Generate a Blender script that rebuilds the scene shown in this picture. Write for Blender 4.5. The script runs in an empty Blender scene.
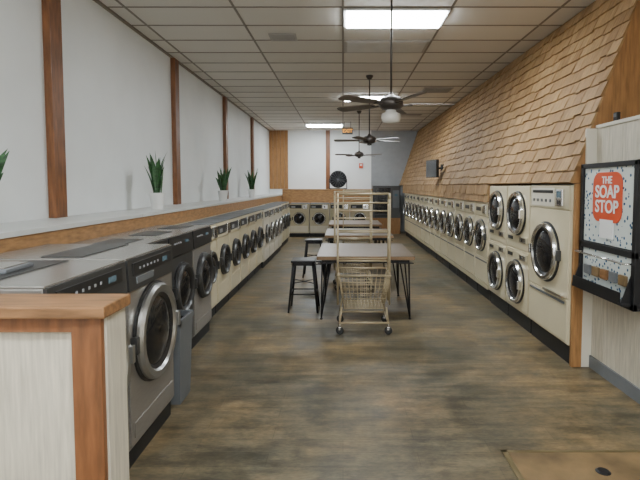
import bpy, bmesh, math, random
from mathutils import Matrix, Vector
random.seed(7)
R=math.radians
# ---------------- materials ----------------
def nodes(name):
    m=bpy.data.materials.new(name); m.use_nodes=True
    nt=m.node_tree; return m,nt,nt.nodes['Principled BSDF']
def mat(name,col,rough=.5,metal=0,var=.08,scale=6,bump=0,emis=None,stretch=None,coat=0):
    m,nt,b=nodes(name)
    b.inputs['Roughness'].default_value=rough; b.inputs['Metallic'].default_value=metal
    if coat: b.inputs['Coat Weight'].default_value=coat
    tc=nt.nodes.new('ShaderNodeTexCoord'); n=nt.nodes.new('ShaderNodeTexNoise')
    n.inputs['Scale'].default_value=scale; n.inputs['Detail'].default_value=5
    if stretch:
        mp=nt.nodes.new('ShaderNodeMapping'); mp.inputs['Scale'].default_value=stretch
        nt.links.new(tc.outputs['Object'],mp.inputs['Vector']); nt.links.new(mp.outputs['Vector'],n.inputs['Vector'])
    else: nt.links.new(tc.outputs['Object'],n.inputs['Vector'])
    r=nt.nodes.new('ShaderNodeValToRGB')
    r.color_ramp.elements[0].position=.3; r.color_ramp.elements[1].position=.7
    r.color_ramp.elements[0].color=[max(0,c*(1-var)) for c in col]+[1]
    r.color_ramp.elements[1].color=[min(1,c*(1+var)) for c in col]+[1]
    nt.links.new(n.outputs['Fac'],r.inputs['Fac']); nt.links.new(r.outputs['Color'],b.inputs['Base Color'])
    if bump:
        bp=nt.nodes.new('ShaderNodeBump'); bp.inputs['Strength'].default_value=bump; bp.inputs['Distance'].default_value=.01
        nt.links.new(n.outputs['Fac'],bp.inputs['Height']); nt.links.new(bp.outputs['Normal'],b.inputs['Normal'])
    if emis:
        b.inputs['Emission Color'].default_value=list(emis[0])+[1]; b.inputs['Emission Strength'].default_value=emis[1]
    return m
WALLW=mat('wall_white_paint',(.74,.765,.765),.6,var=.04,scale=1.5)
WALLG=mat('wall_grey_paint',(.36,.38,.40),.6,var=.05)
OAK=mat('oak_trim',(.34,.18,.07),.45,var=.3,scale=3,stretch=(3,3,12))
OAKV=mat('post_wood',(.18,.07,.025),.45,var=.35,scale=8,stretch=(4,4,.6))
OAKC=mat('counter_wood',(.24,.12,.05),.4,var=.4,scale=7,stretch=(.7,6,6))
OAKPANEL=mat('orange_wood_panel',(.31,.155,.055),.5,var=.25,scale=8,stretch=(6,1,.6))
LEDGE=mat('ledge_laminate',(.60,.61,.59),.35,var=.06,scale=3)
PANELW=mat('whitewashed_woodgrain_panel',(.52,.475,.38),.5,var=.18,scale=14,stretch=(5,5,.35))
CREAM=mat('cream_enamel',(.62,.545,.37),.28,var=.04,scale=3)
CREAM2=mat('cream_enamel_aged',(.50,.44,.29),.38,var=.05,scale=3)
WHITEE=mat('white_enamel',(.62,.58,.48),.35,var=.04,scale=3)
STEEL=mat('brushed_steel',(.33,.31,.285),.34,.6,var=.08,scale=10,stretch=(1,1,20))
STEELTOP=mat('brushed_steel_top',(.36,.345,.32),.27,.65,var=.1,scale=8,stretch=(12,1,1))
DARKST=mat('dark_steel',(.07,.07,.07),.38,.5,var=.1)
CHROME=mat('chrome_ring',(.74,.74,.73),.18,1,var=.03)
CHROMED=mat('satin_door_ring',(.45,.45,.44),.28,.9,var=.03)
GREYPL=mat('grey_plastic',(.13,.14,.15),.5,var=.08)
BLACK=mat('black_plastic',(.015,.015,.016),.4,var=.15)
BLACKM=mat('black_metal',(.018,.018,.02),.4,.4,var=.15)
GLASS=mat('dark_door_glass',(.012,.012,.014),.1,0,var=.3,scale=12)
KICK=mat('black_kickplate',(.012,.012,.012),.55,var=.2)
BTN=mat('button_grey',(.35,.36,.38),.4)
DISP=mat('display_blue',(.06,.09,.11),.2,emis=((.3,.55,.7),.1))
WIRE=mat('cart_wire_beige',(.44,.36,.23),.35,.2,var=.06)
TABW=mat('table_top_wood',(.125,.09,.06),.34,var=.35,scale=8,stretch=(.6,6,6))
TABE=mat('table_edge_wood',(.24,.145,.07),.45,var=.2)
POT=mat('white_ceramic',(.72,.72,.70),.3,var=.02)
LEAF=mat('snake_leaf',(.03,.095,.03),.45,var=.5,scale=16,stretch=(1,1,3))
SOIL=mat('soil',(.05,.03,.02),.9)
TROFW=mat('fixture_white',(.7,.7,.7),.4)
RED=mat('sign_red',(.62,.075,.02),.45,var=.03)
WHITEP=mat('paper_white',(.75,.75,.73),.6,var=.02)
GRID=mat('ceiling_grid_metal',(.20,.17,.135),.5,var=.05)
LIGHT=mat('diffuser_light',(.9,.95,1),.5,emis=((.91,.97,1.0),56))
RUBBER=mat('rubber',(.03,.03,.03),.7)
BRONZE=mat('fan_bronze',(.07,.06,.055),.35,.6,var=.15)
BLADE=mat('fan_blade',(.13,.105,.085),.45,var=.25,scale=6)
OPAL=mat('opal_glass',(.75,.74,.7),.25)
BASEB=mat('grey_baseboard',(.15,.16,.17),.5)
HATCH=mat('plywood_hatch',(.18,.115,.05),.55,var=.45,scale=4,bump=.1)
BRASS=mat('hatch_trim',(.24,.19,.10),.4,.7)
VENT=mat('vent_paint',(.38,.355,.32),.5)
SHG=[mat('cedar_shingle_%d'%i,c,.7,var=.28,scale=9,stretch=(1,5,1),bump=.2) for i,c in enumerate(
  [(.32,.19,.078),(.27,.155,.06),(.36,.22,.096),(.30,.175,.072),(.25,.14,.054),(.34,.205,.092)])]

# floor
def floor_mat():
    m,nt,b=nodes('worn_vinyl_floor'); L=nt.links
    tc=nt.nodes.new('ShaderNodeTexCoord')
    def noise(sc,det,rg,map=None):
        n=nt.nodes.new('ShaderNodeTexNoise'); n.inputs['Scale'].default_value=sc; n.inputs['Detail'].default_value=det; n.inputs['Roughness'].default_value=rg
        mp=nt.nodes.new('ShaderNodeMapping'); mp.inputs['Scale'].default_value=map or (1,1,1); L.new(tc.outputs['Object'],mp.inputs['Vector']); L.new(mp.outputs['Vector'],n.inputs['Vector']); return n
    def ramp(n,p0,c0,p1,c1,mid=None):
        r=nt.nodes.new('ShaderNodeValToRGB'); e=r.color_ramp.elements
        e[0].position=p0; e[0].color=c0+(1,); e[1].position=p1; e[1].color=c1+(1,)
        if mid: k=e.new(mid[0]); k.color=mid[1]+(1,)
        L.new(n.outputs['Fac'],r.inputs['Fac']); return r.outputs['Color']
    def mul(a,c,f=1):
        mx=nt.nodes.new('ShaderNodeMix'); mx.data_type='RGBA'; mx.blend_type='MULTIPLY'; mx.inputs['Factor'].default_value=f
        L.new(a,mx.inputs['A']); L.new(c,mx.inputs['B']); return mx.outputs['Result']
    n1=noise(.8,8,.65); n2=noise(2,8,.65,(1,6,1)); n3=noise(3.2,9,.72,(1,1.6,1)); n4=noise(26,4,.6,(1,3,1))
    c=ramp(n1,.38,(.125,.112,.075),.62,(.31,.215,.105),(.5,(.20,.158,.092)))
    c=mul(c,ramp(n2,.36,(.60,.61,.62),.60,(1,1,1)))
    c=mul(c,ramp(n3,.38,(.52,.53,.54),.56,(1,1,1)))
    c=mul(c,ramp(n4,.3,(.75,.75,.75),.6,(1.05,1.05,1.05)))
    br=nt.nodes.new('ShaderNodeTexBrick'); br.inputs['Scale'].default_value=1; br.inputs['Brick Width'].default_value=.92; br.inputs['Row Height'].default_value=.152
    br.inputs['Mortar Size'].default_value=.003; br.inputs['Color1'].default_value=(1,1,1,1); br.inputs['Color2'].default_value=(.8,.8,.8,1); br.inputs['Mortar'].default_value=(.6,.6,.6,1)
    L.new(tc.outputs['Object'],br.inputs['Vector'])
    c=mul(c,br.outputs['Color'],.6)
    L.new(c,b.inputs['Base Color'])
    mr=nt.nodes.new('ShaderNodeMapRange'); mr.inputs['From Min'].default_value=.35; mr.inputs['From Max'].default_value=.65; mr.inputs['To Min'].default_value=.32; mr.inputs['To Max'].default_value=.5
    L.new(n3.outputs['Fac'],mr.inputs['Value']); L.new(mr.outputs['Result'],b.inputs['Roughness'])
    b.inputs['Specular IOR Level'].default_value=.35
    return m
def ceil_mat():
    m,nt,b=nodes('acoustic_tiles'); L=nt.links
    tc=nt.nodes.new('ShaderNodeTexCoord')
    br=nt.nodes.new('ShaderNodeTexBrick'); br.offset=0; br.inputs['Scale'].default_value=1; br.inputs['Brick Width'].default_value=1.22; br.inputs['Row Height'].default_value=.61
    br.inputs['Mortar Size'].default_value=.008; br.inputs['Color1'].default_value=(.70,.67,.61,1); br.inputs['Color2'].default_value=(.61,.58,.525,1); br.inputs['Mortar'].default_value=(.25,.22,.18,1)
    L.new(tc.outputs['Object'],br.inputs['Vector'])
    n=nt.nodes.new('ShaderNodeTexNoise'); n.inputs['Scale'].default_value=60; n.inputs['Detail'].default_value=3; L.new(tc.outputs['Object'],n.inputs['Vector'])
    bp=nt.nodes.new('ShaderNodeBump'); bp.inputs['Strength'].default_value=.25; bp.inputs['Distance'].default_value=.005
    L.new(n.outputs['Fac'],bp.inputs['Height']); L.new(bp.outputs['Normal'],b.inputs['Normal'])
    L.new(br.outputs['Color'],b.inputs['Base Color']); b.inputs['Roughness'].default_value=.8
    return m
def speckle_mat():
    m,nt,b=nodes('speckled_poster'); L=nt.links
    tc=nt.nodes.new('ShaderNodeTexCoord'); v=nt.nodes.new('ShaderNodeTexVoronoi'); v.inputs['Scale'].default_value=26
    L.new(tc.outputs['Object'],v.inputs['Vector'])
    r=nt.nodes.new('ShaderNodeValToRGB'); r.color_ramp.interpolation='CONSTANT'; e=r.color_ramp.elements
    e[0].position=0; e[0].color=(.06,.12,.21,1); e[1].position=.30; e[1].color=(.62,.67,.64,1)
    L.new(v.outputs['Distance'],r.inputs['Fac']); L.new(r.outputs['Color'],b.inputs['Base Color']); b.inputs['Roughness'].default_value=.25
    return m
FLOOR=floor_mat(); CEIL=ceil_mat(); SPECK=speckle_mat()

# ---------------- mesh builder ----------------
class MB:
    def __init__(s): s.bm=bmesh.new(); s.mats=[]
    def mi(s,m):
        if m not in s.mats: s.mats.append(m)
        return s.mats.index(m)
    def add(s,b,m,smooth=None,M=None):
        i=s.mi(m)
        for f in b.faces:
            f.material_index=i
            if smooth is not None: f.smooth=smooth
        if M is not None: b.transform(M)
        me=bpy.data.meshes.new('t'); b.to_mesh(me); b.free(); s.bm.from_mesh(me); bpy.data.meshes.remove(me)
    def box(s,x0,x1,y0,y1,z0,z1,m,bev=0,M=None):
        b=bmesh.new(); bmesh.ops.create_cube(b,size=1)
        b.transform(Matrix.Translation(((x0+x1)/2,(y0+y1)/2,(z0+z1)/2))@Matrix.Diagonal((abs(x1-x0),abs(y1-y0),abs(z1-z0),1)))
        if bev: bmesh.ops.bevel(b,geom=list(b.edges),offset=bev,segments=2,affect='EDGES',profile=.6)
        s.add(b,m,False,M)
    def poly(s,verts,faces,m,smooth=False,M=None):
        b=bmesh.new(); vs=[b.verts.new(v) for v in verts]
        for f in faces: b.faces.new([vs[i] for i in f])
        bmesh.ops.recalc_face_normals(b,faces=b.faces)
        s.add(b,m,smooth,M)
    def rod(s,p,q,r,m,seg=8,r2=None):
        p=Vector(p);q=Vector(q);d=q-p
        b=bmesh.new(); bmesh.ops.create_cone(b,cap_ends=True,segments=seg,radius1=r,radius2=r if r2 is None else r2,depth=d.length)
        for f in b.faces: f.smooth=len(f.verts)==4
        M=Matrix.Translation((p+q)/2)@d.to_track_quat('Z','Y').to_matrix().to_4x4()
        s.add(b,m,None,M)
    def path(s,pts,r,m,seg=8,closed=False):
        n=len(pts)
        for i in range(n if closed else n-1): s.rod(pts[i],pts[(i+1)%n],r,m,seg)
        for p in (pts if closed else pts[1:-1]):
            b=bmesh.new(); bmesh.ops.create_icosphere(b,subdivisions=1,radius=r); s.add(b,m,True,Matrix.Translation(p))
    def lathe(s,prof,m,M=None,seg=36,hard=True):
        b=bmesh.new()
        def ring(r,z): return [b.verts.new((r*math.cos(2*math.pi*i/seg),r*math.sin(2*math.pi*i/seg),z)) for i in range(seg)]
        prev=None
        for (a,c) in zip(prof[:-1],prof[1:]):
            if a[0]<1e-6: ra=[b.verts.new((0,0,a[1]))]
            else: ra=prev if (prev and not hard) else ring(*a)
            rb=[b.verts.new((0,0,c[1]))] if c[0]<1e-6 else ring(*c)
            for i in range(seg):
                j=(i+1)%seg
                if len(ra)==1: f=b.faces.new((ra[0],rb[i],rb[j]))
                elif len(rb)==1: f=b.faces.new((ra[i],ra[j],rb[0]))
                else: f=b.faces.new((ra[i],ra[j],rb[j],rb[i]))
            prev=rb
        s.add(b,m,True,M)
    def text(s,t,size,m,M,ext=.002):
        cu=bpy.data.curves.new('txt','FONT'); cu.body=t; cu.size=size; cu.extrude=ext; cu.align_x='CENTER'; cu.align_y='CENTER'; cu.offset=size*.02
        o=bpy.data.objects.new('txt',cu); bpy.context.scene.collection.objects.link(o)
        bpy.context.view_layer.update()
        me=bpy.data.meshes.new_from_object(o.evaluated_get(bpy.context.evaluated_depsgraph_get()))
        bpy.data.objects.remove(o); b=bmesh.new(); b.from_mesh(me); s.add(b,m,False,M)
    def mesh(s,name):
        me=bpy.data.meshes.new(name); s.bm.to_mesh(me); s.bm.free()
        for m in s.mats: me.materials.append(m)
        return me
def place(name,me,loc=(0,0,0),rz=0):
    o=bpy.data.objects.new(name,me); o.location=loc; o.rotation_euler=(0,0,rz)
    bpy.context.scene.collection.objects.link(o); return o
def simple(name,x0,x1,y0,y1,z0,z1,m,bev=0):
    b=MB(); b.box(x0,x1,y0,y1,z0,z1,m,bev); return place(name,b.mesh(name))

# ---------------- room ----------------
XL,XR,YB,YF,CH=-2.66,3.2,17.45,-2.3,3.65
simple('floor',XL-.1,XR+.1,YF-.1,YB+.1,-.1,0,FLOOR)
simple('ceiling',XL-.1,XR+.1,YF-.1,YB+.1,CH,CH+.1,CEIL)
simple('wall_left',XL-.1,XL,YF,YB,0,CH,WALLW)
simple('wall_right',XR,XR+.1,YF,YB,0,CH,WALLW)
b=MB()
b.box(XL,1.05,YB,YB+.1,0,CH,WALLW); b.box(1.05,XR,YB,YB+.1,0,CH,WALLG)
b.box(1.02,1.08,YB-.02,YB,0,CH,WALLG)
place('wall_back',b.mesh('wall_back'))
b=MB()
b.box(XL,XR,YF-.1,YF,0,.7,WALLW); b.box(XL,XR,YF-.1,YF,2.9,CH,WALLW); b.box(XL,-2.2,YF-.1,YF,.7,2.9,WALLW); b.box(2.4,XR,YF-.1,YF,.7,2.9,WALLW)
place('wall_front',b.mesh('wall_front'))
b=MB()
for x in (-2.2,-.7,.85,2.34): b.box(x,x+.06,YF-.08,YF-.02,.7,2.9,BLACKM)
b.box(-2.2,2.4,YF-.08,YF-.02,.7,.76,BLACKM); b.box(-2.2,2.4,YF-.08,YF-.02,2.84,2.9,BLACKM)
place('window_1',b.mesh('window_1'))
# ceiling grid
b=MB()
k=math.ceil(YF/.61)
while k*.61<YB:
    b.box(XL,XR,k*.61-.013,k*.61+.013,CH-.006,CH,GRID); k+=1
for i in (-2,-1,0,1,2): b.box(i*1.22-.013,i*1.22+.013,YF,YB,CH-.007,CH,GRID)
b.box(XL,XL+.03,YF,YB,CH-.03,CH,GRID)
place('trim_1',b.mesh('trim_1'))
# left posts
for n,y in enumerate((1.2,4.42,7.6,10.8,14.0)):
    simple('trim_%d'%(n+2),XL,XL+.07,y-.09,y+.09,1.36,CH-.03,OAKV,.004)
simple('trim_8',-.62,-.47,YB-.06,YB,1.5,CH,OAKV,.004)
b=MB(); 
for i in range(5): b.box(XL+.002+i*.135,XL+.002+i*.135+.13,YB-.03,YB,1.545,CH,OAKPANEL,.004)
place('trim_7',b.mesh('trim_7'))
# left ledge
b=MB()
b.box(XL+.001,-2.14,YF,YB,0,1.32,WALLW)
y=YF
while y<YB-.1:
    y1=min(y+2.44,YB); b.box(XL+.001,-2.10,y+.002,y1-.002,1.325,1.36,LEDGE,.003); y=y1
b.box(-2.14,-2.115,YF,YB,1.0,1.325,OAK)
place('bulkhead_ledge',b.mesh('bulkhead_ledge'))
b=MB()
b.box(-2.08,1.0,16.5,YB-.001,0,1.5,WALLW); b.box(-2.08,1.0,16.47,16.5,.95,1.52,OAK); b.box(-2.08,1.02,16.46,YB-.001,1.5,1.54,OAK)
place('rear_service_bulkhead',b.mesh('rear_service_bulkhead'))
# shingled mansard
def shingles(name,P0,P1,y0,y1,rows,thin=0):
    b=MB(); d=Vector((P1[0]-P0[0],0,P1[1]-P0[1])); L=d.length; u=d/L
    nrm=Vector((-u.z,0,u.x)); 
    if nrm.x>0: nrm=-nrm
    h=L/rows; o=Vector((P0[0],0,P0[1]))
    by=[[[],[]] for _ in SHG]
    for r in range(rows):
        y=y0-random.random()*.1
        while y<y1:
            w=random.choice((.10,.13,.15,.17,.2)); a=max(y,y0); c=min(y+w-.005,y1)
            if c-a>.02:
                k=random.randrange(len(SHG)); V,F=by[k]
                s0=r*h-random.random()*.028-.002; s1=min((r+1)*h+.03,L)
                if r==0: s0=random.random()*.006
                t=.022+random.random()*.010
                n=len(V)
                for yy in (a,c):
                    for (ss,tt) in ((s0,.0),(s0,t),(s1,.006),(s1,0)):
                        p=o+u*ss+nrm*tt; V.append((p.x,yy,p.z))
                F+= [(n,n+1,n+2,n+3),(n+4,n+5,n+6,n+7),(n,n+1,n+5,n+4),(n+1,n+2,n+6,n+5),(n+2,n+3,n+7,n+6),(n+3,n,n+4,n+7)]
            y+=w
    for k,(V,F) in enumerate(by): b.poly(V,F,SHG[k])
    X=(P0[0]+.6) if thin else XR-.003
    V=[(P0[0],y0,P0[1]),(P1[0],y0,P1[1]),(X,y0,P1[1]),(X,y0,P0[1])]; V+=[(v[0],y1,v[2]) for v in V]
    b.poly(V,[(0,1,2,3),(4,5,6,7),(0,1,5,4),(1,2,6,5),(2,3,7,6),(3,0,4,7)],OAKPANEL)
    return place(name,b.mesh(name))
shingles('shingled_mansard',(2.06,1.675),(2.72,CH-.01),4.32,YB-.01,15)
shingles('shingle_apron',(2.06,1.415),(2.058,1.675),6.78,16.4,2,1)
shingles('recessed_shingle_soffit',(2.62,2.02),(3.0,CH-.01),YF+.01,4.3,12)
# right panelled half wall
b=MB()
b.box(2.27,2.38,YF+.01,4.31,0,2.18,WHITEE)
y=YF+.01
while y<4.3:
    y1=min(y+.2,4.31); b.box(2.262,2.27,y+.002,y1-.002,.11,2.16,PANELW); y=y1
b.box(2.25,2.40,YF+.01,4.31,2.16,2.19,WHITEE,.003)
b.box(2.17,2.262,4.30,4.33,0,2.16,WHITEE)
place('wall_partition',b.mesh('wall_partition'))
simple('baseboard_right',2.245,2.262,YF+.01,4.30,0,.11,BASEB)
simple('trim_9',2.08,2.17,4.29,4.33,0,1.67,OAKPANEL,.003)

# floor hatch
b=MB()
b.box(1.02,2.2,1.2,2.88,0,.006,HATCH,.001)
b.box(.985,1.02,1.2,2.905,0,.008,BRASS,.002); b.box(.985,2.2,2.88,2.905,0,.008,BRASS,.002)
b.lathe([(0,.014),(.03,.014),(.042,.006)],BLACKM,Matrix.Translation((1.5,2.68,0)),20)
place('floor_hatch',b.mesh('floor_hatch'))

# ---------------- near left half-wall counter ----------------
b=MB()
b.box(-2.05,-.87,1.70,1.83,0,1.184,PANELW)
b.box(-.965,-.858,1.675,1.70,0,1.184,OAKV,.003)
b.box(-.87,-.85,1.70,1.85,0,1.184,PANELW,.002)
b.box(-2.05,-.965,1.68,1.70,1.13,1.184,OAKV,.002)
b.box(-2.08,-.835,1.655,1.87,1.184,1.228,OAKC,.007)
place('counter_half_wall',b.mesh('counter_half_wall'))

# ---------------- machines (front faces -Y) ----------------
RX=Matrix.Rotation(R(90),4,'X')
def door(b,cx,cz,r,ring,y=0,handle=1,thick=.24):
    M=Matrix.Translation((cx,y,cz))@RX
    i=r*(1-thick)
    b.lathe([(r*1.05,0),(r*1.05,.012),(r,.018)],BLACK,M)
    b.lathe([(r,.018),(r,.035),(r*.955,.055),(i+.012,.055),(i,.04)],ring,M)
    b.lathe([(i,.04),(i*.90,.025)],BLACK,M)
    b.lathe([(i*.90,.025),(i*.8,.038),(i*.5,.052),(0,.06)],GLASS,M,hard=False)
    hx=cx+handle*r*.93
    b.box(hx-.016,hx+.016,y-.075,y-.03,cz-.05,cz+.05,ring if ring is not CREAM else CHROME,.006)
    b.box(cx-handle*r*1.06-.02,cx-handle*r*1.06+.02,y-.04,y,cz-.05,cz+.05,DARKST,.004)
def washer(name,w,d,h,body,front,top,R0,dz,ring,style):
    b=MB(); e=.008
    b.box(-w/2+e,w/2-e,.03,d-.03,0,.13,KICK)
    b.box(-w/2+.003,w/2-.003,.012,d,.12,h-.01,body,.008)
    b.box(-w/2+.002,w/2-.002,.006,d,h-.012,h,top,.004)
    pz=h-.19
    b.box(-w/2+.012,w/2-.012,0,.02,.14,pz-.008,front,.006)
    V=[(-w/2+.006,-.012,pz),(w/2-.006,-.012,pz),(w/2-.006,-.002,h-.012),(-w/2+.006,-.002,h-.012)]
    V+=[(v[0],.03,v[2]) for v in V]
    b.poly(V,[(0,1,2,3),(4,5,6,7),(0,1,5,4),(1,2,6,5),(2,3,7,6),(3,0,4,7)],(BLACK if style!='beige' else front) if style!='big' else DARKST)
    if style=='big':
        b.box(-.30,.30,-.0125,.0,h-.11,h-.035,BLACK,.002)
        for k in range(6): b.box(-.22+k*.055,-.205+k*.055,-.016,.0,h-.08,h-.065,BTN,.002)
        b.box(.14,.22,-.016,0,h-.09,h-.06,DISP,.002)
        b.box(-.26,-.02,-.018,0,h-.16,h-.12,GREYPL,.002)
        b.box(-.30,.30,.28,.52,h,h+.006,DARKST,.002)
        b.box(-w/2+.05,w/2-.05,-.006,.01,.18,.27,front,.003)
    elif style=='dark':
        for k in range(4): b.box(-.2+k*.05,-.185+k*.05,-.014,0,h-.085,h-.07,BTN,.002)
        b.box(.1,.17,-.016,0,h-.09,h-.065,DISP,.002)
        b.box(-.2,.2,.15,.4,h,h+.005,DARKST,.002)
        b.box(-w/2+.05,w/2-.05,-.006,.01,.18,.26,front,.003)
    else:
        b.box(-w/2+.03,.08,-.016,0,h-.15,h-.04,BLACK,.003)
        b.box(.1,.27,-.035,.01,h-.17,h-.03,CHROME,.005)
        b.box(.16,.18,-.04,0,h-.13,h-.07,BLACK)
        b.box(-.25,-.12,-.02,0,h-.13,h-.08,BTN,.002)
        b.box(-w/2+.03,w/2-.03,-.004,.01,.16,.36,body,.004)
        b.box(-w/2+.02,w/2-.02,.002,d-.1,h,h+.012,GREYPL,.003)
    door(b,0,dz,R0,ring,0,1,.2)
    return b.mesh(name)
W_BIG=washer('washing_machine_large',.72,.88,1.24,STEEL,STEEL,STEELTOP,.30,.73,CHROMED,'big')
W_DARK=washer('washing_machine_dark',.65,.60,1.21,DARKST,DARKST,STEELTOP,.235,.70,DARKST,'dark')
W_STEEL=washer('washing_machine_steel',.65,.60,1.21,STEEL,STEEL,STEELTOP,.235,.70,DARKST,'dark')
W_BEIGE=washer('washing_machine_beige',.68,.48,1.17,CREAM,CREAM,CREAM2,.20,.66,DARKST,'beige')
W_WHITE=washer('washing_machine_white',.68,.48,1.17,WHITEE,WHITEE,WHITEE,.19,.66,CHROMED,'beige')
W_BACK=washer('washing_machine_back',.64,.7,1.08,WHITEE,CREAM2,GREYPL,.2,.6,CHROME,'beige')
place('washing_machine',W_BIG,(-1.216,2.30,0),R(90))
place('washing_machine',W_BIG,(-1.216,3.035,0),R(90))
place('washing_machine',W_STEEL,(-1.5,3.76,0),R(90))
place('washing_machine',W_DARK,(-1.5,4.43,0),R(90))
place('washing_machine',W_STEEL,(-1.5,5.10,0),R(90))
for i in range(13):
    place('washing_machine',W_WHITE if i in(6,7,8,9) else W_BEIGE,(-1.62 if i<6 or i>9 else -1.58,5.79+i*.69,0),R(90))
for i in range(4):
    place('washing_machine',W_BACK,(-1.42+i*.655,15.5,0),0)

# dryers
def stack_dryer():
    b=MB(); w=.73; h=1.655; d=.85
    b.box(-w/2+.01,w/2-.01,.04,d,0,.19,KICK)
    b.box(-w/2+.003,w/2-.003,.012,d,.18,h,CREAM,.008)
    for z0,z1 in ((.20,.90),(.915,h-.01)):
        b.box(-w/2+.012,w/2-.012,0,.02,z0,z1,CREAM,.006)
    door(b,0,.52,.25,CHROME,0,1,.18); door(b,0,1.33,.25,CHROME,0,1,.18)
    for z in (.83,1.03):
        b.box(-w/2+.03,w/2-.03,-.008,.01,z-.04,z+.04,CREAM2,.003)
        b.box(.12,.30,-.02,0,z-.03,z+.03,CHROME,.003); b.box(.18,.20,-.024,0,z-.015,z+.015,BLACK)
        b.box(-.28,-.12,-.014,0,z-.02,z+.02,BLACK,.002)
    return b.mesh('tumble_dryer_stack')
def big_dryer():
    b=MB(); w=.93; h=1.66; d=.9
    b.box(-w/2+.01,w/2-.01,.04,d,0,.19,KICK)
    b.box(-w/2+.003,w/2-.003,.012,d,.18,h,CREAM,.008)
    b.box(-w/2+.012,w/2-.012,0,.02,.20,.60,CREAM,.006)
    b.box(-w/2+.012,w/2-.012,0,.02,.61,1.42,CREAM,.006)
    b.box(-w/2+.012,w/2-.012,-.006,.02,1.43,h-.01,CREAM2,.006)
    b.box(.22,.36,-.03,0,1.46,1.62,CHROME,.004); b.box(.25,.33,-.034,0,1.54,1.6,DISP,.002)
    b.box(.27,.28,-.036,-.02,1.475,1.515,BLACK); b.box(.31,.32,-.036,-.02,1.475,1.515,BLACK)
    b.box(-.40,.15,-.010,0,1.45,1.63,WHITEE,.002)
    b.box(-.37,.12,-.014,0,1.58,1.61,BLACK,.002)
    for k in range(5): b.box(-.35+k*.1,-.32+k*.1,-.016,0,1.49,1.52,GREYPL,.002)
    b.box(-.4,.4,-.012,0,.555,.575,GREYPL,.002)
    b.box(-.02,.40,-.035,0,.605,.63,CHROME,.004)
    door(b,-.02,.99,.29,CHROME,0,-1,.18)
    return b.mesh('tumble_dryer_big')
def row_dryer():
    b=MB(); w=.655; h=1.41; d=.85
    b.box(-w/2+.01,w/2-.01,.05,d,0,.17,KICK)
    b.box(-w/2,w/2,.0,d,.17,.24,CREAM2,.005)
    b.box(-w/2+.003,w/2-.003,.012,d,.24,h,CREAM,.008)
    b.box(-w/2+.012,w/2-.012,0,.02,.25,.6,CREAM,.006); b.box(-w/2+.012,w/2-.012,0,.02,.61,1.2,CREAM,.006)
    b.box(-w/2+.012,w/2-.012,-.008,.02,1.21,h-.01,CREAM2,.006)
    b.box(.1,.26,-.025,0,1.25,1.37,CHROME,.004); b.box(-.25,-.02,-.014,0,1.28,1.34,BLACK,.002)
    b.box(-w/2+.04,w/2-.04,-.006,0,.54,.56,GREYPL)
    door(b,0,.92,.23,CHROME,0,-1,.18)
    return b.mesh('tumble_dryer_row')
SD,BD,RD=stack_dryer(),big_dryer(),row_dryer()
place('tumble_dryer',BD,(2.06,4.81,0),R(-90))
place('tumble_dryer',SD,(2.06,5.65,0),R(-90))
place('tumble_dryer',SD,(2.06,6.39,0),R(-90))
for i in range(14): place('tumble_dryer',RD,(2.06,7.12+i*.66,0),R(-90))

# ---------------- tables ----------------
def table():
    b=MB(); w=1.2; d=1.35; h=.79
    b.box(-w/2,w/2,-d/2,d/2,h-.045,h-.004,TABE,.004)
    b.box(-w/2+.002,w/2-.002,-d/2+.002,d/2-.002,h-.006,h,TABW,.001)
    b.box(-w/2+.06,w/2-.06,-d/2+.06,d/2-.06,h-.09,h-.045,BLACKM,.003)
    for sx in(-1,1):
        for sy in(-1,1):
            x=sx*(w/2-.10); y=sy*(d/2-.1)
            tip=(sx*(w/2-.05),sy*(d/2-.05),.012)
            for dx,dy in((-.07*sx,0),(.04*sx,0.0),(0,-.1*sy)):
                b.rod((x+dx,y+dy,h-.09),tip,.010,BLACKM)
            b.box(x-.09,x+.09,y-.07,y+.07,h-.095,h-.088,BLACKM)
            b.lathe([(.018,.0),(.018,.012),(0,.016)],RUBBER,Matrix.Translation((tip[0],tip[1],0)),12)
    return b.mesh('folding_table')
T=table()
for y in(6.5,9.0,11.4): place('folding_table',T,(.28,y,0))

def stool():
    b=MB(); h=.68
    b.box(-.16,.16,-.16,.16,h-.03,h,BLACKM,.012)
    b.box(-.14,.14,-.14,.14,h-.07,h-.03,BLACKM,.004)
    for sx in(-1,1):
        for sy in(-1,1):
            t=Vector((sx*.125,sy*.125,h-.03)); f=Vector((sx*.19,sy*.19,0))
            b.rod(f,t,.013,BLACKM,8,.019)
    for z in(.24,):
        k=.19-(.065*z/(h-.03)); P=[(-k,-k,z),(k,-k,z),(k,k,z),(-k,k,z)]
        b.path(P,.009,BLACKM,8,True)
    b.rod((-.16,-.16,.38),(.16,.16,.38),.006,BLACKM); b.rod((.16,-.16,.38),(-.16,.16,.38),.006,BLACKM)
    return b.mesh('bar_stool')
S=stool()
place('bar_stool',S,(-.52,6.35,0)); place('bar_stool',S,(-.53,8.75,0))

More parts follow.
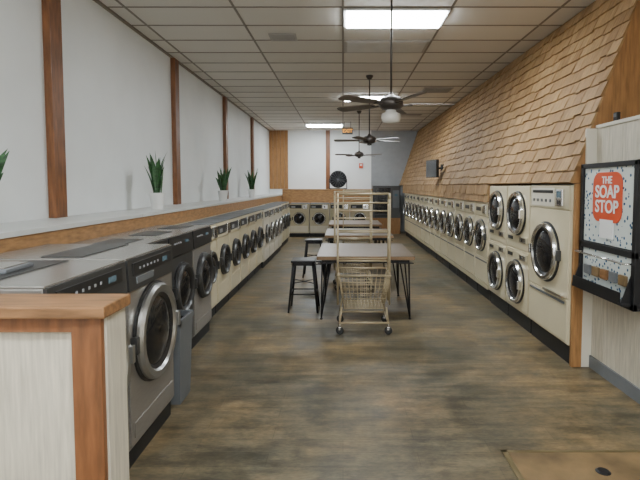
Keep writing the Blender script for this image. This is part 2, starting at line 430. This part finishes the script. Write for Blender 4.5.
# ---------------- laundry cart ----------------
def cart():
    b=MB(); w=.27; d=.24
    B=[(-w,-d,.13),(w,-d,.13),(w,d,.13),(-w,d,.13)]
    b.path(B,.012,WIRE,8,True)
    for p in B:
        b.rod((p[0],p[1],.12),(p[0],p[1],.085),.01,CHROME)
        b.box(p[0]-.016,p[0]+.016,p[1]-.02,p[1]+.02,.05,.088,CHROME,.003)
        b.lathe([(0,-.014),(.034,-.014),(.044,-.010),(.044,.010),(.034,.014),(0,.014)],RUBBER,Matrix.Translation((p[0],p[1],.044))@Matrix.Rotation(R(60),4,'Z')@Matrix.Rotation(R(90),4,'Y'),18)
    for p in B: b.rod(p,(p[0]*.92,p[1]*.92,.30),.010,WIRE)
    def rect(z):
        t=(z-.28)/(.66-.28); kx=.22+.07*t; ky=.20+.06*t; return kx,ky
    for z,r in((.28,.006),(.34,.003),(.40,.003),(.46,.004),(.52,.003),(.58,.003),(.66,.008)):
        kx,ky=rect(z); b.path([(-kx,-ky,z),(kx,-ky,z),(kx,ky,z),(-kx,ky,z)],r,WIRE,6,True)
    n=11
    a,c=rect(.28),rect(.66)
    for i in range(n+1):
        t=-1+2*i/n
        for s in(-1,1):
            b.rod((t*a[0],s*a[1],.28),(t*c[0],s*c[1],.66),.0028,WIRE,5)
            b.rod((s*a[0],t*a[1],.28),(s*c[0],t*c[1],.66),.0028,WIRE,5)
        b.rod((t*a[0],-a[1],.28),(t*a[0],a[1],.28),.0028,WIRE,5)
        b.rod((-a[0],t*a[1],.28),(a[0],t*a[1],.28),.0028,WIRE,5)
    for s in(-1,1):
        x=s*.295
        b.path([(x,-.09,.30),(x,-.09,1.50),(x,-.05,1.56),(x,.05,1.56),(x,.09,1.50),(x,.09,.30)],.011,WIRE,8)
        for z in (.66,.30,1.05): b.rod((x,-.09,z),(x,.09,z),.008,WIRE)
    b.rod((-.295,0,1.56),(.295,0,1.56),.012,WIRE)
    b.rod((-.295,-.09,1.46),(.295,-.09,1.46),.009,WIRE)
    b.rod((-.295,.09,1.36),(.295,.09,1.36),.008,WIRE)
    for z in(1.13,.80): 
        for y in(-.09,.09): b.rod((-.295,y,z),(.295,y,z),.008,WIRE)
    return b.mesh('laundry_cart')
C=cart()
place('laundry_cart',C,(.235,5.50,0)); place('laundry_cart',C,(.16,7.75,0),R(4)); place('laundry_cart',C,(.30,10.2,0))

# ---------------- trash can ----------------
b=MB()
def loft(z,sx,sy): return [(-sx,-sy,z),(sx,-sy,z),(sx,sy,z),(-sx,sy,z)]
V=loft(0,.075,.12)+loft(.62,.095,.15); b.poly(V,[(3,2,1,0)]+[(i,(i+1)%4,4+(i+1)%4,4+i) for i in range(4)],GREYPL)
V=loft(.62,.088,.14)+loft(.03,.07,.11); b.poly(V,[(4,5,6,7)]+[(i,(i+1)%4,4+(i+1)%4,4+i) for i in range(4)],BLACK)
for x0,x1,y0,y1 in((-.105,-.085,-.16,.16),(.085,.105,-.16,.16),(-.105,.105,-.16,-.138),(-.105,.105,.138,.16)): b.box(x0,x1,y0,y1,.61,.655,GREYPL,.004)
place('trash_can',b.mesh('trash_can'),(-1.305,3.66,0))

# ---------------- lights ----------------
def troffer():
    b=MB(); b.box(-.6,.6,-.29,.29,CH-.03,CH-.0075,TROFW,.003)
    b.box(-.57,.57,-.26,.26,CH-.05,CH-.029,LIGHT,.004)
    return b.mesh('ceiling_light_panel')
TR=troffer()
for x,y in((.61,5.8),(.61,10.98),(-.61,15.86),(.61,.3),(-1.83,.3),(.61,-1.5)): place('ceiling_light_panel',TR,(x,y-.0,0))  # panels at the camera end are unseen, added to brighten the room
def vent(w,d):
    b=MB(); b.box(-w/2,w/2,-d/2,d/2,CH-.02,CH-.0075,VENT,.003)
    for k in range(6):
        y=-d/2+.04+k*(d-.08)/5; b.box(-w/2+.03,w/2-.03,y-.006,y+.006,CH-.028,CH-.019,VENT)
    b.box(-w/2+.03,w/2-.03,-d/2+.03,d/2-.03,CH-.0215,CH-.0198,GREYPL)
    return b.mesh('air_vent')
place('air_vent',vent(.36,.3),(-.80,6.55,0)); place('air_vent',vent(.6,.5),(1.95,10.1,0))
b=MB(); b.box(-.59,.59,-.29,.29,CH-.015,CH-.0075,VENT,.003); b.box(-.55,.55,-.25,.25,CH-.018,CH-.014,mat('unlit_diffuser',(.55,.55,.53),.4))
place('unlit_light_panel',b.mesh('unlit_light_panel'),(.61,7.0,0))
place('air_vent',vent(.6,.3),(1.9,13.5,0))
def fan(lamp):
    b=MB()
    T=Matrix.Translation
    b.lathe([(0,CH-.008),(.065,CH-.008),(.065,CH-.03),(.03,CH-.08),(.012,CH-.085)],BRONZE,seg=20)
    b.rod((0,0,CH-.08),(0,0,2.56),.011,BRONZE,10)
    b.lathe([(.015,2.60),(.035,2.57),(.1,2.545),(.125,2.51),(.125,2.46),(.09,2.43),(.04,2.42),(0,2.42)],BRONZE,seg=28,hard=False)
    for k in range(5):
        M=Matrix.Rotation(R(72*k+(2 if lamp else 8)),4,'Z')@Matrix.Rotation(R(11),4,'X')
        M=T((0,0,2.475))@M
        b.box(.10,.22,-.018,.018,-.006,.004,BRONZE,.002,M)
        pts=[(.19,-.045),(.25,-.055),(.6,-.068),(.64,-.05),(.655,0),(.64,.05),(.6,.068),(.25,.055),(.19,.045)]
        V=[(x,y,.004) for x,y in pts]+[(x,y,.012) for x,y in pts]; n=len(pts)
        b.poly(V,[tuple(range(n)),tuple(range(2*n-1,n-1,-1))]+[(i,(i+1)%n,n+(i+1)%n,n+i) for i in range(n)],BLADE,False,M)
    if lamp:
        b.lathe([(.05,2.43),(.055,2.40),(.095,2.385),(.10,2.34),(.085,2.30),(0,2.285)],OPAL,seg=24,hard=False)
    else: b.lathe([(.04,2.42),(.045,2.39),(0,2.38)],BRONZE,seg=20)
    return b.mesh('ceiling_fan')
F1,F2=fan(True),fan(False)
place('ceiling_fan',F1,(.49,4.95,0)); place('ceiling_fan',F2,(.48,8.8,0),R(20)); place('ceiling_fan',F2,(.43,12.9,0),R(40))

# ---------------- plants ----------------
def plant(seed,hh):
    random.seed(seed); b=MB()
    b.lathe([(0,0),(.07,0),(.095,.19),(.102,.19),(.102,.205),(.088,.205),(.085,.18)],POT,seg=28)
    b.lathe([(.086,.175),(0,.18)],SOIL,seg=20)
    for k in range(15):
        a=k*2.4+random.random()*.6; r0=random.random()*.04; lean=.04+random.random()*.13; H=hh*(.55+.45*random.random()); w=.03+random.random()*.012
        ph=random.random()*6.28
        cd=Vector((math.cos(a),math.sin(a),0)); sd=Vector((math.cos(ph),math.sin(ph),0)); nd=Vector((-sd.y,sd.x,0))
        V=[];F=[];n=9
        for i in range(n):
            t=i/(n-1); c=cd*(r0+lean*t*t)+Vector((0,0,.17+H*t)); ww=w*(.6+1.0*t if t<.4 else 1.0*(1-((t-.4)/.6)**2.2))+.001
            V+=[c-sd*ww+nd*ww*.35,c,c+sd*ww+nd*ww*.35]
        for i in range(n-1):
            for j in(0,1): F.append((3*i+j,3*i+j+1,3*i+j+4,3*i+j+3))
        b.poly(V,F,LEAF,True)
    return b.mesh('potted_snake_plant')
for i,(x,y,h) in enumerate(((-2.3,3.04,.36),(-2.3,5.94,.58),(-2.3,9.2,.50),(-2.3,12.1,.60))): place('potted_snake_plant',plant(i+3,h),(x,y,1.361))

# ---------------- soap vending box ----------------
b=MB(); w=.82
b.box(-w/2,w/2,.0,.14,0,1.10,BLACKM,.008)
b.box(-w/2+.05,w/2-.05,-.004,.01,.44,1.06,SPECK)
for x0,x1,z0,z1 in((-w/2,-w/2+.045,0,1.10),(w/2-.045,w/2,0,1.10),(-w/2,w/2,1.06,1.10),(-w/2,w/2,.38,.43),(-w/2,w/2,0,.05)): b.box(x0,x1,-.02,.01,z0,z1,BLACKM,.004)
M0=Matrix.Translation((0,-.006,.82))@RX
b2=bmesh.new(); pts=[]
for cx,cy,a0 in((.12,.11,0),(-.12,.11,90),(-.12,-.11,180),(.12,-.11,270)):
    for k in range(7):
        a=R(a0+k*15); pts.append((cx+.09*math.cos(a),cy+.09*math.sin(a)))
vs=[b2.verts.new((x,y,.0)) for x,y in pts]; f=b2.faces.new(vs)
ex=bmesh.ops.extrude_face_region(b2,geom=[f]); bmesh.ops.translate(b2,verts=[v for v in ex['geom'] if isinstance(v,bmesh.types.BMVert)],vec=(0,0,.006)); bmesh.ops.recalc_face_normals(b2,faces=b2.faces)
b.add(b2,RED,False,M0)
for t,sz,z in(('THE',.08,.955),('SOAP',.14,.86),('STOP',.14,.74)): b.text(t,sz,WHITEP,Matrix.Translation((0,-.013,z))@RX)
b.box(-.09,.1,-.015,-.003,.49,.64,WHITEP)
b.box(-w/2+.05,w/2-.05,-.004,.01,.05,.38,SPECK)
b.box(-w/2+.03,w/2-.03,-.09,-.0,.03,.05,BLACKM,.004)
for s in(-1,1):
    x=s*(w/2-.04)
    V=[(x-.004,-.09,.05),(x-.004,-.005,.05),(x-.004,-.005,.30),(x+.004,-.09,.05),(x+.004,-.005,.05),(x+.004,-.005,.30)]
    b.poly(V,[(0,1,2),(3,4,5),(0,1,4,3),(1,2,5,4),(2,0,3,5)],BLACKM)
b.box(-w/2+.05,w/2-.05,-.092,-.086,.05,.13,BLACKM,.002)
b.rod((-w/2+.04,-.07,.34),(w/2-.04,-.07,.34),.008,CHROME); b.rod((-w/2+.04,-.07,.34),(-w/2+.04,0,.34),.008,CHROME); b.rod((w/2-.04,-.07,.34),(w/2-.04,0,.34),.008,CHROME)
for k in range(5): b.box(-.3+k*.13,-.21+k*.13,-.03,-.003,.16,.24,(GREYPL,HATCH,OAKC,GREYPL,HATCH)[k],.006)
o=place('soap_vending_machine',b.mesh('soap_vending_machine'),(2.12,3.84,.74),R(-90))
b=MB(); b.box(-.03,.03,0,.03,0,.09,BLACK,.004); b.box(-.02,.02,-.004,.0,.05,.08,GREYPL)
place('thermostat',b.mesh('thermostat'),(2.33,4.15,2.19),R(-90))

# monitor
b=MB()
b.box(-.26,.26,-.03,.03,-.19,.19,BLACK,.006); b.box(-.245,.245,-.033,-.028,-.175,.175,GLASS)
b.rod((0,.03,0),(0,.24,.02),.02,BLACKM); b.box(-.06,.06,.22,.26,-.08,.1,BLACKM,.003)
place('wall_monitor',b.mesh('wall_monitor'),(1.93,10.4,2.02),R(-75))

# exit sign, alarm, drum fan, vending cabinet
b=MB(); EX=mat('exit_letters',(.5,.2,.03),.4,emis=((1,.45,.08),1.5)); b.box(-.16,.16,-.02,.02,-.1,.1,GREYPL,.004); b.text('EXIT',.15,EX,Matrix.Translation((0,-.022,0))@RX)
b.rod((-.1,0,.1),(-.1,0,.29),.006,BLACKM); b.rod((.1,0,.1),(.1,0,.29),.006,BLACKM)
place('exit_sign',b.mesh('exit_sign'),(.14,15.0,3.35))
b=MB(); b.box(-.07,.07,-.05,0,-.09,.09,RED,.006); b.box(-.04,.04,-.06,-.045,0,.06,WHITEP,.003)
place('fire_alarm',b.mesh('fire_alarm'),(.65,YB-.001,2.38))
b=MB()
M=Matrix.Translation((0,0,.34))@RX
b.lathe([(.29,-.09),(.30,-.09),(.30,.09),(.27,.095),(.27,-.085)],BLACKM,M)
b.lathe([(.27,-.088),(0,-.088)],BLACKM,M)
for r in(.05,.09,.13,.17,.21,.25): b.lathe([(r-.005,.09),(r,.096),(r+.005,.09)],BLACKM,M,28)
for k in range(16):
    a=R(22.5*k); b.rod((0,-.09,.34),(.28*math.cos(a),-.09,.34+.28*math.sin(a)),.005,GREYPL,5)
for k in range(4):
    b.box(.04,.25,-.06,.06,-.004,.004,DARKST,0,Matrix.Translation((0,0,.34))@Matrix.Rotation(R(90*k+20),4,'Y')@Matrix.Rotation(R(28),4,'X'))
b.lathe([(0,.06),(.06,.06),(.06,-.08),(0,-.08)],DARKST,M,20)
b.path([(-.3,0,.34),(-.3,0,.02),(.3,0,.02),(.3,0,.34)],.014,BLACKM)
for s in(-1,1): b.box(s*.26-.02,s*.26+.02,-.15,.15,0,.02,BLACKM)
place('drum_fan',b.mesh('drum_fan'),(-.17,16.7,1.541))
b=MB()
b.box(-.47,.47,0,.7,0,.55,OAKPANEL,.006); b.box(-.47,.47,0,.7,.55,1.66,DARKST,.01); b.box(-.42,.12,-.01,.01,.7,1.58,GLASS); b.box(.2,.42,-.015,.01,.9,1.5,GREYPL,.004); b.box(-.42,.12,-.015,.01,.58,.67,BLACK,.003)
b.box(.26,.36,-.02,0,1.3,1.38,DISP)
place('vending_machine',b.mesh('vending_machine'),(1.51,16.5,0))

b=MB(); b.box(-.17,.17,-.11,.11,0,.02,GREYPL,.006); b.box(-.15,.15,-.095,.095,.02,.026,STEELTOP,.002)
place('plastic_tray',b.mesh('plastic_tray'),(-1.72,2.28,1.2465),R(4))

# ---------------- world, camera ----------------
w=bpy.data.worlds.new('World'); bpy.context.scene.world=w; w.use_nodes=True
w.node_tree.nodes['Background'].inputs[0].default_value=(1,.98,.94,1); w.node_tree.nodes['Background'].inputs[1].default_value=2.6
cam=bpy.data.cameras.new('Camera'); co=bpy.data.objects.new('Camera',cam); bpy.context.scene.collection.objects.link(co)
cam.sensor_width=36; cam.lens=27; cam.clip_start=.05
co.location=(0,0,1.65); co.rotation_euler=(R(90-3.22),0,0)
cam.shift_x=-23/640; cam.shift_y=-27/640
bpy.context.scene.camera=co
